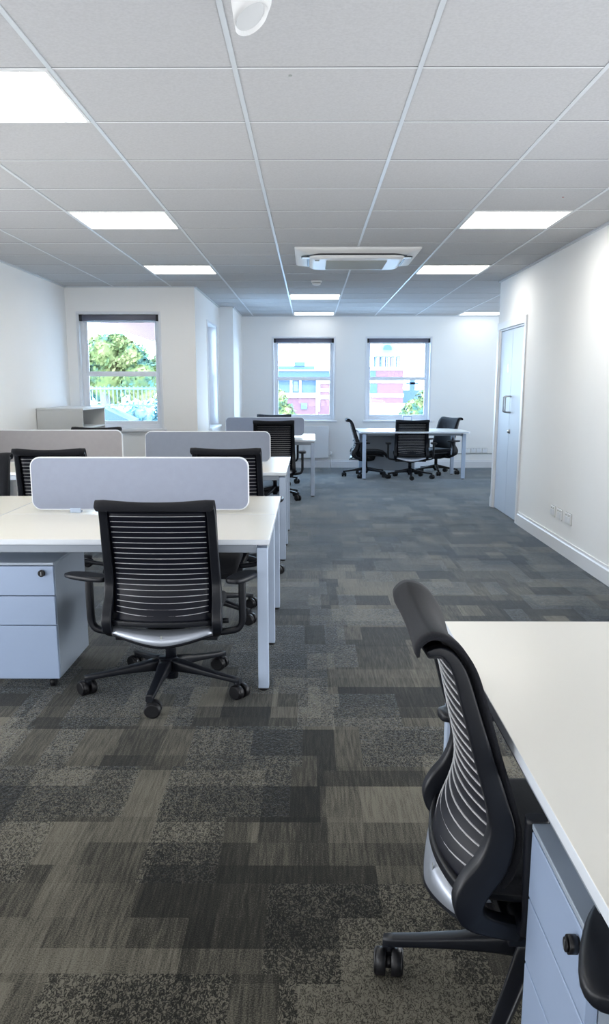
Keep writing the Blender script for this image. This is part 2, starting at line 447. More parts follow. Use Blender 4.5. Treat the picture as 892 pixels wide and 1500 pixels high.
# extra apron under the left window
def blind(x0, x1, y, z1, label, h=.065):
    t = thing('roller_blind', label, 'blind', ((x0+x1)/2, y, z1-h))
    w = (x1-x0)/2
    bm = bmesh.new(); loft(bm, [[Vector((x, a, b+h/2)) for a, b in rrect(.028, h/2, .012)] for x in (-w+.03, w-.03)])
    obj('blind_cassette', bm, M['blind'], t)
    for s in (-1, 1):
        bobj('end_bracket', M['plastic'], t, (s*w-(.03 if s > 0 else 0), s*w+(0 if s > 0 else .03), -.033, .033, -.004, h), bevel=.003)
    bobj('bottom_bar', M['silver'], t, (-w+.04, w-.04, -.012, .004, -.022, -.004), bevel=.003)
    return t
blind(W1[0]+.014, W1[1]-.014, YB+.07, W1[3]-.014, 'grey roller blind rolled up in the window above the radiator')
blind(W2[0]+.014, W2[1]-.014, YB+.07, W2[3]-.014, 'grey roller blind rolled up in the clock tower window')
blind(W3[0]+.014, W3[1]-.014, YL+.05, W3[3]-.014, 'dark roller blind rolled up in the left window beside the tree', h=.07)

# ------------------------------------------------------------------ cupboard door
root = bpy.data.objects.new('door_1', None); C.objects.link(root); root.location = (XW, 0, 0)
root['kind'] = 'structure'; root['label'] = 'narrow double leaf white cupboard door in the right wall'; root['category'] = 'door'
bm = bmesh.new(); a = .075
box(bm, -.018, .002, DY0-a, DY0, 0, DZ+a); box(bm, -.018, .002, DY1, DY1+a, 0, DZ+a); box(bm, -.018, .002, DY0, DY1, DZ, DZ+a)
box(bm, .0, .12, DY0, DY0+.02, 0, DZ); box(bm, .0, .12, DY1-.02, DY1, 0, DZ); box(bm, 0, .12, DY0+.02, DY1-.02, DZ-.02, DZ)
obj('door_frame', bm, M['trim'], root, bevel=.004)
YG = 9.85
bobj('gap_shade_board', M['gap'], root, (.055, .075, DY0+.02, DY1-.02, 0, DZ-.02), bevel=0)  # dark sheet added behind the leaves so their gaps look shaded
for k, (ya, yb) in enumerate(((DY0+.026, YG-.004), (YG+.004, DY1-.026))):
    lf = bobj('door_leaf', M['door'], root, (.012, .05, ya, yb, .008, DZ-.022), bevel=.003)
    yh = YG+(-.045 if k == 0 else .045)
    bm = bmesh.new()
    pts = smooth_pts([(.014, yh, 1.13), (-.03, yh, 1.13), (-.048, yh, 1.142), (-.05, yh, 1.16), (-.05, yh, 1.27), (-.048, yh, 1.288), (-.03, yh, 1.30), (.014, yh, 1.30)], 3)
    tube(bm, pts, .0085)
    obj('pull_handle', bm, M['steel'], lf)
    if k == 0:
        bm = bmesh.new(); lathe(bm, [(.0, -.024), (.015, -.024), (.018, -.02), (.018, -.008), (.026, -.006), (.026, .002), (0, .002)], (.012, YG-.045, .925), axis='x')
        obj('lock', bm, M['steel'], lf)
    else:
        bm = bmesh.new(); box(bm, -.002+.012, .013, yh+.10, yh+.135, 1.56, 1.64)
        obj('slot_plate', bm, M['steel'], lf, bevel=.001)

# ------------------------------------------------------------------ ceiling fittings
lamp_master = thing('ceiling_light', 'x', 'ceiling light', (0, 0, CZ), 0, 'square ceiling light panels')
h = TW/2-.012
bm = bmesh.new()
for a in ((-h, h, -h, -h+.012), (-h, h, h-.012, h), (-h, -h+.012, -h+.012, h-.012), (h-.012, h, -h+.012, h-.012)): box(bm, *a, -.007, 0)
obj('light_frame', bm, M['white'], lamp_master)
bm = bmesh.new(); box(bm, -h+.012, h-.012, -h+.012, h-.012, -.004, 0)
obj('diffuser', bm, M['lamp'], lamp_master)
spots = [
 (-2, 0, 'glowing ceiling panel cut by the left edge of the view, nearest to the viewer'),
 (-2, 4, 'glowing ceiling panel over the front desks, second from the viewer in the left column'),
 (-2, 8, 'small bright ceiling panel before the left window wall, above the second desk bank'),
 (2, 4, 'large bright ceiling panel beside the right wall'),
 (2, 8, 'bright ceiling panel just right of the air conditioning cassette'),
 (0, 12, 'narrow glowing ceiling panel behind the smoke detector'),
 (0, 16, 'glowing ceiling panel right by the back wall in the centre'),
 (4, 16, 'glowing ceiling panel by the back wall beyond the cupboard corner'),
]
first = True
for ci, rj, lab in spots:
    x = GX0+TW*(ci+.5); y = gy(rj)+TW/2
    if rj == 16: y = min(gy(16)+TW/2+.2, YB-TW/2-.03)
    if rj == 12: y += .1
    if first: lamp_master.location = (x, y, CZ); lamp_master['label'] = lab; first = False
    else:
        lp = dup(lamp_master, (x, y, CZ), 0, lab)
        if rj >= 12:                                # the dimmer panels at the window end
            for ch in bpy.data.objects:
                if ch.parent == lp and ch.name.startswith('diffuser'):
                    ch.material_slots[0].link = 'OBJECT'; ch.material_slots[0].material = M['lampdim'] if rj == 16 else M['lampmid']
def area(name, x, y, z, sx, sy, e, col, rot=(0, 0, 0)):
    d = bpy.data.lights.new(name, 'AREA'); d.shape = 'RECTANGLE'; d.size = sx; d.size_y = sy; d.energy = e; d.color = col
    o = bpy.data.objects.new(name, d); C.objects.link(o); o.location = (x, y, z); o.rotation_euler = rot; return o

# air conditioning cassette
t = thing('air_conditioner', 'square white ceiling air conditioning cassette with a grey grille', 'air conditioner', (.41, 8.5, CZ))
bm = bmesh.new(); H = .545
loft(bm, [[Vector((x*s, y*s, z)) for x, y in rrect(1, 1, .04)] for s, z in ((H, 0), (H, -.012), (H-.015, -.022), (H-.13, -.045), (H-.14, -.045))], mi=0)
obj('panel_frame', bm, M['white'], t)
bm = bmesh.new()
loft(bm, [[Vector((x, y, z)) for x, y in rrect(H-q, H-q, .13, 8)] for q, z in ((.105, -.03), (.105, -.047), (.11, -.05))])
obj('air_slot', bm, M['plastic'], t)
bm = bmesh.new()
loft(bm, [[Vector((x, y, z)) for x, y in rrect(H-q, H-q, .10, 8)] for q, z in ((.125, -.045), (.135, -.066), (.15, -.075), (.17, -.078))])
obj('inner_panel', bm, M['white'], t)
bm = bmesh.new(); box(bm, -.27, .27, -.27, .27, -.082, -.077)
gr = obj('grille', bm, M['grille'], t)
bm = bmesh.new()
for k in range(27): y = -.26+k*.02; box(bm, -.265, .265, y-.003, y+.003, -.087, -.081)
obj('grille_slat', bm, M['grille'], gr)
for s in (-1, 1):
    bm = bmesh.new()
    loft(bm, [[Vector((s*.445+x, -.27+y, z)) for x, y in rrect(.045, .05, .02)] for z in (-.046, -.054)])
    c = obj('corner_cap', bm, M['plastic'], t)
    bm = bmesh.new()
    loft(bm, [[Vector((s*.445+x, -.27+y, z)) for x, y in rrect(.036, .04, .016)] for z in (-.053, -.057)])
    obj('cap_cover', bm, M['white'], c)
bobj('status_mark', M['grille'], t, (-.37, -.33, -.30, -.29, -.084, -.07), bevel=0)

# smoke detector
t = thing('smoke_detector', 'small round white smoke detector on the ceiling behind the air conditioner', 'smoke detector', (.07, 10.46, CZ))
bm = bmesh.new(); lathe(bm, [(.0, 0), (.062, 0), (.062, -.014), (.055, -.02), (0, -.02)]); obj('detector_base', bm, M['white'], t)
bm = bmesh.new(); lathe(bm, [(.0, -.018), (.05, -.018), (.05, -.03), (0, -.03)]); obj('vent_ring', bm, M['grille'], t)
bm = bmesh.new(); lathe(bm, [(.0, -.028), (.05, -.028), (.046, -.042), (.03, -.052), (0, -.053)]); obj('detector_cap', bm, M['white'], t)

# tilted sensor head near the top of the view
t = thing('ceiling_sensor', 'white rounded ceiling sensor with a slanted face near the viewer', 'sensor', (-.171, 2.84, CZ))
bm = bmesh.new(); lathe(bm, [(0, 0), (.06, 0), (.06, -.012), (0, -.012)]); obj('mount_plate', bm, M['white'], t)
bm = bmesh.new(); R = .060
rings = []
cutn = Vector((.42, -.35, -.84)).normalized(); cuto = Vector((.0, -.0, -.118))
for z, r in ((-.008, R), (-.05, R*1.01), (-.075, R*.97)):
    rings.append([Vector((r*math.cos(2*PI*k/32), r*math.sin(2*PI*k/32), z)) for k in range(32)])
last = []
for k in range(32):
    a = 2*PI*k/32; p = Vector((R*.80*math.cos(a), R*.80*math.sin(a), 0))
    z = cuto.z+(-(p.x*cutn.x+p.y*cutn.y)/cutn.z)
    last.append(Vector((p.x, p.y, min(z, -.085))))
rings.append(last)
loft(bm, rings, cap=False)
vv = [bm.verts.new(p) for p in [cuto+(q-cuto)*.86+cutn*-.012 for q in last]]
bm.faces.new(vv)
bm.verts.ensure_lookup_table()
lr = [v for v in bm.verts][96:128]
for k in range(32):
    bm.faces.new((lr[k], lr[(k+1) % 32], vv[(k+1) % 32], vv[k])).smooth = False
obj('sensor_head', bm, M['white'], t)
bm = bmesh.new()
vv = [bm.verts.new(cuto+(q-cuto)*.84+cutn*-.010) for q in last]; bm.faces.new(vv)
vc = [bm.verts.new(cuto+(q-cuto)*.84+cutn*-.014) for q in last]; bm.faces.new(vc[::-1])
for k in range(32): bm.faces.new((vv[k], vv[(k+1) % 32], vc[(k+1) % 32], vc[k]))
obj('sensor_lens', bm, mat('sensor_lens', (.62, .64, .66), .4), t)
bm = bmesh.new(); lathe(bm, [(0, 0), (.007, 0), (.007, -.004), (0, -.004)], (-.077, 3.69, CZ)); tag(obj('indicator_stud', bm, M['grille']), 'tiny dark stud in the ceiling tile near the slanted sensor', 'stud')
bm = bmesh.new(); lathe(bm, [(0, 0), (.006, 0), (.006, -.004), (0, -.004)], (1.585, 5.93, CZ)); tag(obj('indicator_stud', bm, mat('red_stud', (.4, .2, .2), .5)), 'tiny reddish stud in the ceiling tile before the right hand light panel', 'stud')

# ------------------------------------------------------------------ wall sockets
def socket(name, loc, rz, w, hgt, label, group, n=2):
    t = thing(name, label, 'socket', loc, rz, group)          # plate in xz plane, facing -y
    bobj('face_plate', M['white'], t, (-w/2, w/2, -.012, 0, -hgt/2, hgt/2), bevel=.003)
    bobj('plate_rim', M['grille'], t, (-w/2-.003, w/2+.003, -.003, 0, -hgt/2-.004, hgt/2+.004), bevel=.001)
    for k in range(n):
        cx = (k-(n-1)/2)*w/n
        bobj('outlet', M['radi'], t, (cx-w/n*.38, cx+w/n*.38, -.0145, -.011, -hgt*.36, hgt*.2), bevel=.001)
        bobj('switch', M['grille'], t, (cx-.005, cx+.005, -.015, -.011, hgt*.26, hgt*.38), bevel=.001)
    return t
for k, y in enumerate((7.835, 7.62, 7.36)):
    socket('wall_socket', (XW, y, .325), PI/2*3, (.12, .13, .17)[k], .09,
           ('white wall socket on the right wall, the one nearest the cupboard door', 'middle white wall socket of the row of three on the right wall', 'widest white wall socket of the row on the right wall, farthest from the door')[k], 'sockets on the right wall')
for k in range(4):
    socket('wall_socket', (2.76+k*.10, YB, .30), 0, .085, .085, ('leftmost', 'second from left', 'third from left', 'rightmost')[k]+' socket in the row low on the back wall', 'sockets low on the back wall', 1)
bm = bmesh.new(); tube(bm, [(2.3, YB-.008, .245), (3.3, YB-.008, .245)], .006); tag(obj('wall_cable', bm, M['grille']), 'thin grey cable run under the sockets on the back wall', 'cable')

# ------------------------------------------------------------------ radiators
def radiator(x0, x1, y, z0, z1, label):
    t = thing('radiator', label, 'radiator', (x0, y, 0)); w = x1-x0
    bobj('front_panel', M['radi'], t, (0, w, -.095, -.07, z0, z1), bevel=.006)
    bobj('back_panel', M['radi'], t, (0, w, -.05, -.03, z0, z1), bevel=.004)
    bobj('top_grille', M['radi'], t, (.0, w, -.068, -.052, z1-.02, z1-.004), bevel=.001)
    bm = bmesh.new(); cyl(bm, (w-.02, -.07, z0+.05), (w+.045, -.07, z0+.05), .011); cyl(bm, (w+.045, -.07, z0+.03), (w+.045, -.07, z0+.11), .019)
    cyl(bm, (w+.045, -.07, 0), (w+.045, -.07, z0+.04), .008)
    obj('valve', bm, M['white'], t)
    for a in (.15, w-.15): bobj('wall_bracket', M['white'], t, (a-.02, a+.02, -.05, -.001, z0+.08, z1-.08), bevel=.001)
radiator(-.80, .32, YB-.003, .175, .728, 'white panel radiator under the back window left of the table')

# ------------------------------------------------------------------ low cabinet on the left
t = thing('open_cabinet', 'pale grey cabinet with an open shelved front by the left wall', 'cabinet', (XL, 9.62, 0))
cw, cd, chh = .50, 1.05, 1.175
bobj('carcass', M['cab'], t, (.005, cw, 0, .02, 0, chh-.02), (.005, cw, cd-.02, cd, 0, chh-.02), (.005, cw, 0, cd, 0, .06))
bobj('cabinet_top', M['cab'], t, (.003, cw+.006, -.004, cd+.004, chh-.02, chh+.002), bevel=.003)
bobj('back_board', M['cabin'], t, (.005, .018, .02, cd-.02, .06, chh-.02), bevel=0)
for z in (.30, .58, .95): bobj('shelf', M['cab'], t, (.018, cw-.004, .02, cd-.02, z, z+.02), bevel=.001)

# ------------------------------------------------------------------ bench desks
def top_bm(x0, x1, y0, y1, z=.73, th=.025):
    bm = bmesh.new(); box(bm, x0, x1, y0, y1, z-th, z)
    for f in bm.faces:
        if abs(f.normal.z) < .5 or True:
            pass
    bmesh.ops.recalc_face_normals(bm, faces=bm.faces)
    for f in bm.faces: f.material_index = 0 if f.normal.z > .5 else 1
    return bm
def leg(parent, x, y, w=.05, d=.05, h=.69):
    bm = bmesh.new(); box(bm, x-w/2, x+w/2, y-d/2, y+d/2, .012, h)
    l = obj('leg', bm, M['metal'], parent, bevel=.004)
    bm = bmesh.new(); lathe(bm, [(0, 0), (.021, 0), (.021, .012), (.012, .014), (0, .014)], (x, y, 0), n=16)
    obj('foot_pad', bm, M['rubber'], l)
def bench(label, xr, y0, ys, y1, cols, feetx=None):
    """cols: list of (x0,x1) of worktops; two rows of them split at ys"""
    t = thing('bench_desk', label, 'desk', (xr, y0, 0), 0, 'white bench desks in the left row')
    L = lambda x: x-xr
    for (a, b) in cols:
        for (c, d) in ((y0, ys-.004), (ys+.004, y1)):
            obj('worktop', top_bm(L(a)+.002, L(b)-.002, c-y0, d-y0), [M['desk'], M['deskedge']], t, bevel=.002)
    xl = cols[0][0] if cols[0][0] < cols[-1][0] else cols[-1][0]
    D = y1-y0; S = ys-y0
    for x in (L(xl)+.04, -.034):
        leg(t, x, .03); leg(t, x, S-.03); leg(t, x, D-.03)
        bobj('end_rail', M['rail'], t, (x-.022, x+.022, .056, S-.056, .655, .702), (x-.022, x+.022, S-.004, D-.056, .655, .702), bevel=.003)
    bobj('cross_rail', M['rail'], t, (L(xl)+.066, -.06, .02, .05, .665, .702), bevel=.003)
    bobj('cross_rail', M['rail'], t, (L(xl)+.066, -.06, D-.05, D-.02, .665, .702), bevel=.003)
    bobj('cross_rail', M['rail'], t, (L(xl)+.066, -.06, S-.045, S-.015, .665, .702), bevel=.003)
    if len(cols) > 1:
        xm = L(cols[0][0] if cols[0][0] > xl else cols[1][0])
        for y in (.2, D-.2): leg(t, xm, y)
        bobj('end_rail', M['rail'], t, (xm-.022, xm+.022, .052, D-.052, .655, .664), bevel=.001)
    return t
bench('nearest white bench desk, with the drawer unit and mesh chair in front', -.185, 3.985, 4.80, 5.60, [(-1.675, -.185), (-2.88, -1.675)])
bench('second white bench desk, behind the nearest one with the dark grey screen', -.19, 7.16, 7.94, 8.76, [(-1.665, -.19), (-2.88, -1.665)])
bench('farthest white bench desk in the left row, by the radiator', .07, 11.45, 12.20, 12.96, [(-1.33, .07)])

def screen(label, x0, x1, y, z0, z1, m):
    t = thing('desk_screen', label, 'desk screen', ((x0+x1)/2, y, .73), 0, 'fabric desk screens')
    w = (x1-x0)/2; h_ = (z1-z0)/2; cz = (z0+z1)/2-.73
    bm = bmesh.new()
    P = rrect(w, h_, .055, 8); Pi = rrect(w-.004, h_-.004, .051, 8)
    loft(bm, [[Vector((a, d, cz+b)) for a, b in Q] for Q, d in ((Pi, -.0125), (P, -.009), (P, .009), (Pi, .0125))])
    obj('screen_edge', bm, M['screenedge'], t)
    Pi = rrect(w-.007, h_-.007, .048, 8)
    bm = bmesh.new(); loft(bm, [[Vector((a, d, cz+b)) for a, b in Pi] for d in (-.015, .015)])
    obj('screen_panel', bm, m, t)
    for s in (-1, 1):
        bobj('bracket', M['metal'], t, (s*w*.6-.03, s*w*.6+.03, -.02, .02, .001, z0-.73+.012), bevel=.002)
    return t
screen('light grey fabric screen on the nearest desk, behind the large mesh chair', -1.535, -.335, 4.86, .745, 1.037, M['screen'])
screen('dark grey fabric screen on the right half of the second bench desk', -1.47, -.352, 7.95, .745, 1.02, M['dscreen'])
screen('mid grey fabric screen on the second bench desk, cut by the left edge', -2.80, -1.67, 7.95, .745, 1.032, M['mscreen'])
screen('small pale grey screen on the farthest bench desk', -1.15, -.075, 12.2, .745, .995, M['screen'])

# near right desk
t = thing('office_desk', 'large white desk filling the lower right corner beside the mesh chair', 'desk', (.403, 2.56, 0), 0)
obj('worktop', top_bm(0, 1.50, -1.56, 0), [M['desk'], M['deskedge']], t, bevel=.002)
for x, y in ((.034, -.03), (1.46, -.03), (.15, -1.52), (1.46, -1.52)): leg(t, x, y)
bobj('end_rail', M['rail'], t, (.06, 1.43, -.05, -.02, .655, .702), bevel=.003)
bobj('side_rail', M['rail'], t, (.02, .05, -1.40, -.056, .665, .702), bevel=.003)

# far table
t = thing('meeting_table', 'white table with grey legs under the clock tower window', 'table', (1.60, 14.0, 0))
bm = bmesh.new()
Pt = [(-.83, -.46), (.80, -.46), (.84, -.36), (.80, .56), (.74, .60), (-.84, .60), (-.88, .54), (-.85, -.36)]
a = [bm.verts.new((x, y, .705)) for x, y in Pt]; b = [bm.verts.new((x, y, .73)) for x, y in Pt]
f1 = bm.faces.new(a[::-1]); f2 = bm.faces.new(b)
for k in range(len(Pt)): f = bm.faces.new((a[k], a[(k+1) % 8], b[(k+1) % 8], b[k])); f.material_index = 1
obj('tabletop', bm, [M['desk'], M['deskedge']], t, bevel=.002)
for x, y in ((-.77, -.36), (.755, -.33), (-.78, .42), (.70, .42)): leg(t, x, y, .055, .055)
bobj('side_rail', M['rail'], t, (-.79, -.75, -.33, .39, .655, .702), (.71, .745, -.30, .39, .655, .702), bevel=.003)
bobj('cross_rail', M['rail'], t, (-.73, .70, -.35, -.32, .665, .702), (-.73, .66, .40, .43, .665, .702), bevel=.003)
bobj('modesty_panel', M['pedside'], t, (-.72, .10, .45, .47, .06, .66), bevel=.002)
t = thing('small_box', 'small pale box standing at the back of the far table against the window', 'box', (1.57, 14.50, .73))
bobj('box_body', M['ped'], t, (-.075, .075, -.03, .03, .0, .215), bevel=.006)
bobj('box_face', M['screenedge'], t, (-.06, .06, -.033, -.029, .02, .19), bevel=.002)

# ------------------------------------------------------------------ drawer pedestals
def pedestal(label, loc, rz, wid, dep, ztop):
    """front faces -y, x from 0..wid, y from 0..dep"""
    t = thing('drawer_pedestal', label, 'drawer unit', loc, rz, 'grey drawer pedestals')
    z0 = .055
    bobj('carcass', M['pedside'], t, (0, wid, .022, dep, z0, ztop-.012), bevel=.002)
    bobj('top_panel', M['pedside'], t, (0, wid, -.0, dep, ztop-.012, ztop), bevel=.002)
    hs = [(ztop-.155, ztop-.016), (ztop-.298, ztop-.159), (z0, ztop-.302)]
    for k, (a, b) in enumerate(hs):
        d = bobj('drawer', M['ped'], t, (.002, wid-.002, .0, .021, a, b), bevel=.0025)
        if k == 0:
            bm = bmesh.new()
            for (r, y0_, y1_) in ((.013, .002, -.004), (.016, -.004, -.018), (.012, -.018, -.022)):
                cyl(bm, (wid-.053, y0_, ztop-.047), (wid-.053, y1_, ztop-.047), r)
            lk = obj('lock', bm, M['rubber'], d)
            bm = bmesh.new(); box(bm, wid-.0545, wid-.0515, -.0235, -.0215, ztop-.055, ztop-.039)
            obj('key_slot', bm, M['steel'], lk)
    for x in (.05, wid-.05):
        for y in (.06, dep-.06):
            bm = bmesh.new(); cyl(bm, (x-.012, y, .022), (x+.012, y, .022), .022); box(bm, x-.01, x+.01, y-.01, y+.01, .03, z0)
            obj('castor', bm, M['rubber'], t)
    return t
pedestal('pale grey three drawer pedestal under the nearest bench desk', (-1.592, 4.0, 0), 0, .405, .56, .617)
pedestal('pale grey drawer pedestal under the desk in the lower right corner', (.432, 1.578, 0), -PI/2, .365, .60, .59)

# ------------------------------------------------------------------ task chair
def make_chair():
    t = thing('office_chair', 'x', 'office chair', (0, 0, 0), 0, 'black mesh office chairs')
    HW = .253
    def prof(lst, k=6): return smooth_pts([Vector((0, y, z)) for y, z in lst], k)
    # --- fabric front sheet of the back, rolling over at the top
    cp = prof([(-.322, .908), (-.322, .928), (-.298, .945), (-.258, .932), (-.222, .885), (-.196, .81), (-.166, .71), (-.134, .61), (-.116, .53), (-.125, .45), (-.15, .405)], 5)
    rings = []; n = len(cp); NX = 14
    for i, p in enumerate(cp):
        d = (cp[min(i+1, n-1)]-cp[max(i-1, 0)]).normalized(); nr = Vector((0, -d.z, d.y))
        s = i/(n-1)
        if nr.y > 0 and s > .3: nr = -nr
        nr = Vector((0, -abs(d.z) if s > .18 else -d.z, d.y if s > .18 else d.y)).normalized()
        nr = Vector((0, d.z, -d.y))
        hw = HW-.010*max(0, 1-s/.08)-.02*max(0, (s-.85)/.15)
        th = .007+.003*min(1, s/.2)
        cur = .008+.010*min(1, s/.25)+.026*min(1, max(0, (s-.25)/.5))
        ring = []
        for sd in (1, -1):
            xs = [(-1+2*k/NX)*sd for k in range(NX+1)]
            for u in xs:
                x = u*hw; off = -cur*(1-u*u)+cur
                edge = max(0, 1-abs(u)**8)**.5 if abs(u) < 1 else 0
                q = p; bow = nr*(cur*(1-u*u)-.004)
                ring.append(Vector((x, 0, 0))+q+bow+nr*(th*sd*(.35+.65*edge)))
        rings.append(ring)
    bm = bmesh.new(); loft(bm, rings)
    obj('backrest', bm, M['bfabric'], t)
    # --- rear plastic frame: two uprights hooking forward under the seat, top bar, bottom bar
    fp = prof([(-.308, .914), (-.276, .918), (-.246, .880), (-.218, .79), (-.188, .69), (-.160, .60), (-.150, .54), (-.166, .475), (-.196, .430), (-.211, .395), (-.203, .360), (-.165, .330), (-.09, .305)], 4)
    fd = [.006, .009, .013, .016, .019, .022, .027, .032, .033, .032, .028, .022, .018]
    bm = bmesh.new()
    for sgn in (-1, 1):
        rings = []
        for i, p in enumerate(fp):
            s = i/(len(fp)-1)*12; k = min(int(s), 11); hd = fd[k]+(fd[k+1]-fd[k])*(s-k)
            d = (fp[min(i+1, len(fp)-1)]-fp[max(i-1, 0)]).normalized(); nr = Vector((0, d.z, -d.y))
            xc = .230+.016*min(1, s/9)+(-.03*max(0, s-10)/2); w = .017+.005*min(1, s/9)
            if s < 1: w *= .8
            rings.append([Vector((sgn*xc+a, 0, 0))+p+nr*b for a, b in rrect(w, hd, min(w, hd)*.32, 4)])
        loft(bm, rings)
    def bar(z, y, bow, hd, hz, x=.225, n=14):
        rings = []
        for k in range(n+1):
            u = -1+2*k/n
            rings.append([Vector((u*x, y-bow*(1-u*u)+a, z+b)) for a, b in rrect(hd, hz, min(hd, hz)*.6, 3)])
        return rings
    loft(bm, bar(.912, -.288, .010, .020, .007, x=.24)); loft(bm, bar(.384, -.206, .040, .008, .013))
    obj('back_frame', bm, M['plastic'], t)
    # --- striped inner panel
    bm = bmesh.new()
    pp = prof([(-.262, .895), (-.228, .80), (-.198, .70), (-.172, .61), (-.166, .54), (-.178, .48), (-.20, .42), (-.208, .385)], 5)
    def py(z):
        if z >= pp[0].z-1e-5: return pp[0].y
        for a, b in zip(pp[:-1], pp[1:]):
            if a.z >= z >= b.z: return a.y+(b.y-a.y)*(a.z-z)/(a.z-b.z)
        return pp[-1].y
    def bowz(z): return .020+.030*min(1, max(0, (.80-z)/.35))
    rings = []
    for i in range(27):
        z = .895-.51*i/26; y = py(z); bw = bowz(z)
        fr = [Vector((.218*(-1+2*k/NX), y-bw*(1-(-1+2*k/NX)**2)+.010, z)) for k in range(NX+1)]
        rings.append(fr+[v+Vector((0, .006, 0)) for v in fr[::-1]])
    loft(bm, rings, mi=0)
    for i in range(19):
        z = .876-.0246*i; y = py(z); bw = bowz(z); dz = -.014*max(0, (i-14)/4)
        r_ = []
        for k in range(13):
            u = (-1+2*k/12); x = u*.206
            yy = y-bw*(1-(x/.218)**2)+.007; zz = z+dz*(1-u*u)
            r_.append([Vector((x, yy+a, zz+b)) for a, b in ((-.0012, -.0013), (.004, -.0013), (.004, .0013), (-.0012, .0013))])
        loft(bm, r_, mi=1)
    obj('back_panel', bm, [M['panel'], M['stripe']], t)
    # --- pale cross brace joining the two uprights
    bm = bmesh.new(); rings = []; rings2 = []; n = 20
    for k in range(n+1):
        u = -1+2*k/n; c = 1-abs(u)**1.5
        top = Vector((u*.226, -.198-.026*c, .368-.012*c)); bot = Vector((u*.226, -.222-.044*c, .340-.050*c))
        nn = Vector((0, .004, -.004))
        rings.append([top, bot, bot+nn, top+nn])
        rings2.append([top+nn*1.05, bot+nn*1.05+Vector((0, -.006, -.004)), bot+nn*1.05+Vector((0, .004, -.012)), top+nn*3])
    loft(bm, rings)
    sp = obj('back_brace', bm, M['silver'], t)
    bm = bmesh.new(); loft(bm, rings2); obj('brace_shell', bm, M['plastic'], sp)
    bm = bmesh.new()
    loft(bm, [[Vector((x+a, y, z+b)) for a, b in rrect(w, .007, .005)] for x, y, w, z in ((0, -.235, .05, .284), (0, -.15, .07, .278), (0, -.06, .06, .275))])
    obj('brace_spine', bm, M['silver'], t)
    bm = bmesh.new(); box(bm, -.004, .004, -.2485, -.2475, .316, .332)
    obj('brace_mark', bm, M['grille'], sp)
    # --- seat
    bm = bmesh.new(); rings = []
    sec = [(-.20, .245, .395, .418), (-.195, .30+-.07, .392, .432), (-.10, .243, .388, .438), (.05, .252, .385, .438), (.18, .252, .382, .438), (.26, .246, .374, .430), (.305, .238, .350, .405), (.325, .225, .318, .372), (.322, .21, .302, .335)]
    for y, w, zb, zt in sec:
        zc = (zb+zt)/2; hh = (zt-zb)/2
        rings.append([Vector((a, y, zc+b)) for a, b in rrect(w, hh, hh*.85, 5)])
    loft(bm, rings)
    obj('seat', bm, M['seatfab'], t, sub=1)
    bm = bmesh.new()
    loft(bm, [[Vector((a, y, z+b)) for a, b in rrect(w, .014, .01)] for y, w, z in ((-.17, .20, .375), (0, .215, .365), (.2, .205, .36), (.27, .17, .345))])
    obj('seat_pan', bm, M['plastic'], t)
    bm = bmesh.new()
    loft(bm, [[Vector((a, b+.0, z)) for a, b in rrect(w, l, .03, 4)] for z, w, l in ((.255, .05, .07), (.27, .075, .13), (.33, .09, .15), (.352, .09, .15))])
    box(bm, -.235, -.05, -.12, -.07, .275, .305); box(bm, .05, .235, -.12, -.07, .275, .305)
    mech = obj('mechanism', bm, M['plastic'], t, bevel=.004)
    bm = bmesh.new(); tube(bm, [(.07, .03, .32), (.20, .03, .325), (.25, .03, .33)], .006); cyl(bm, (.235, .03, .33), (.275, .03, .332), .013)
    obj('lever', bm, M['plastic'], mech)
    bm = bmesh.new(); cyl(bm, (0, 0, .055), (0, 0, .16), .03); cyl(bm, (0, 0, .16), (0, 0, .262), .025)
    obj('gas_column', bm, M['plastic'], t)
    # --- five arm base
    bm = bmesh.new(); lathe(bm, [(0, .075), (.036, .075), (.045, .09), (.045, .150), (.036, .160), (0, .160)])
    hub = obj('base_hub', bm, M['plastic'], t)
    for k in range(5):
        a = -PI/2+2*PI*k/5; ca, sa = math.cos(a), math.sin(a)
        def P(r, s, z): return Vector((ca*r-sa*s, sa*r+ca*s, z))
        bm = bmesh.new()
        rings = []
        for r, w, zc, hz in ((.02, .030, .125, .032), (.08, .027, .122, .026), (.18, .021, .108, .016), (.28, .018, .094, .012), (.335, .017, .087, .012), (.36, .014, .083, .013)):
            rings.append([P(r, x, zc+z) for x, z in rrect(w, hz, min(w, hz)*.5, 3)])
        loft(bm, rings); cyl(bm, P(.345, 0, .05), P(.345, 0, .09), .014, n=14)
        bl = obj('base_leg', bm, M['plastic'], t)
        bm = bmesh.new(); ang = a+(.5, -.3, 1.9, .2, -1.1)[k]
        if k == 0: ang = a+PI/2*1.05
        c2, s2 = math.cos(ang), math.sin(ang); o = P(.345, 0, 0)
        ax = Vector((-s2, c2, 0)); fw = Vector((c2, s2, 0)); cc = o+fw*.012+Vector((0, 0, .0345))
        for s in (-1, 1):
            for (r0, d0, r1, d1) in ((.0345, .007, .0345, .030), (.0345, .030, .028, .036)):
                cyl(bm, cc+ax*s*d0, cc+ax*s*d1, r0, r1, n=24)
        cyl(bm, cc-ax*.01, cc+ax*.01, .016, n=14)
        tube(bm, [o+Vector((0, 0, .058)), cc+fw*.0+Vector((0, 0, .02))], .011, n=10)
        obj('castor', bm, M['rubber'], bl)
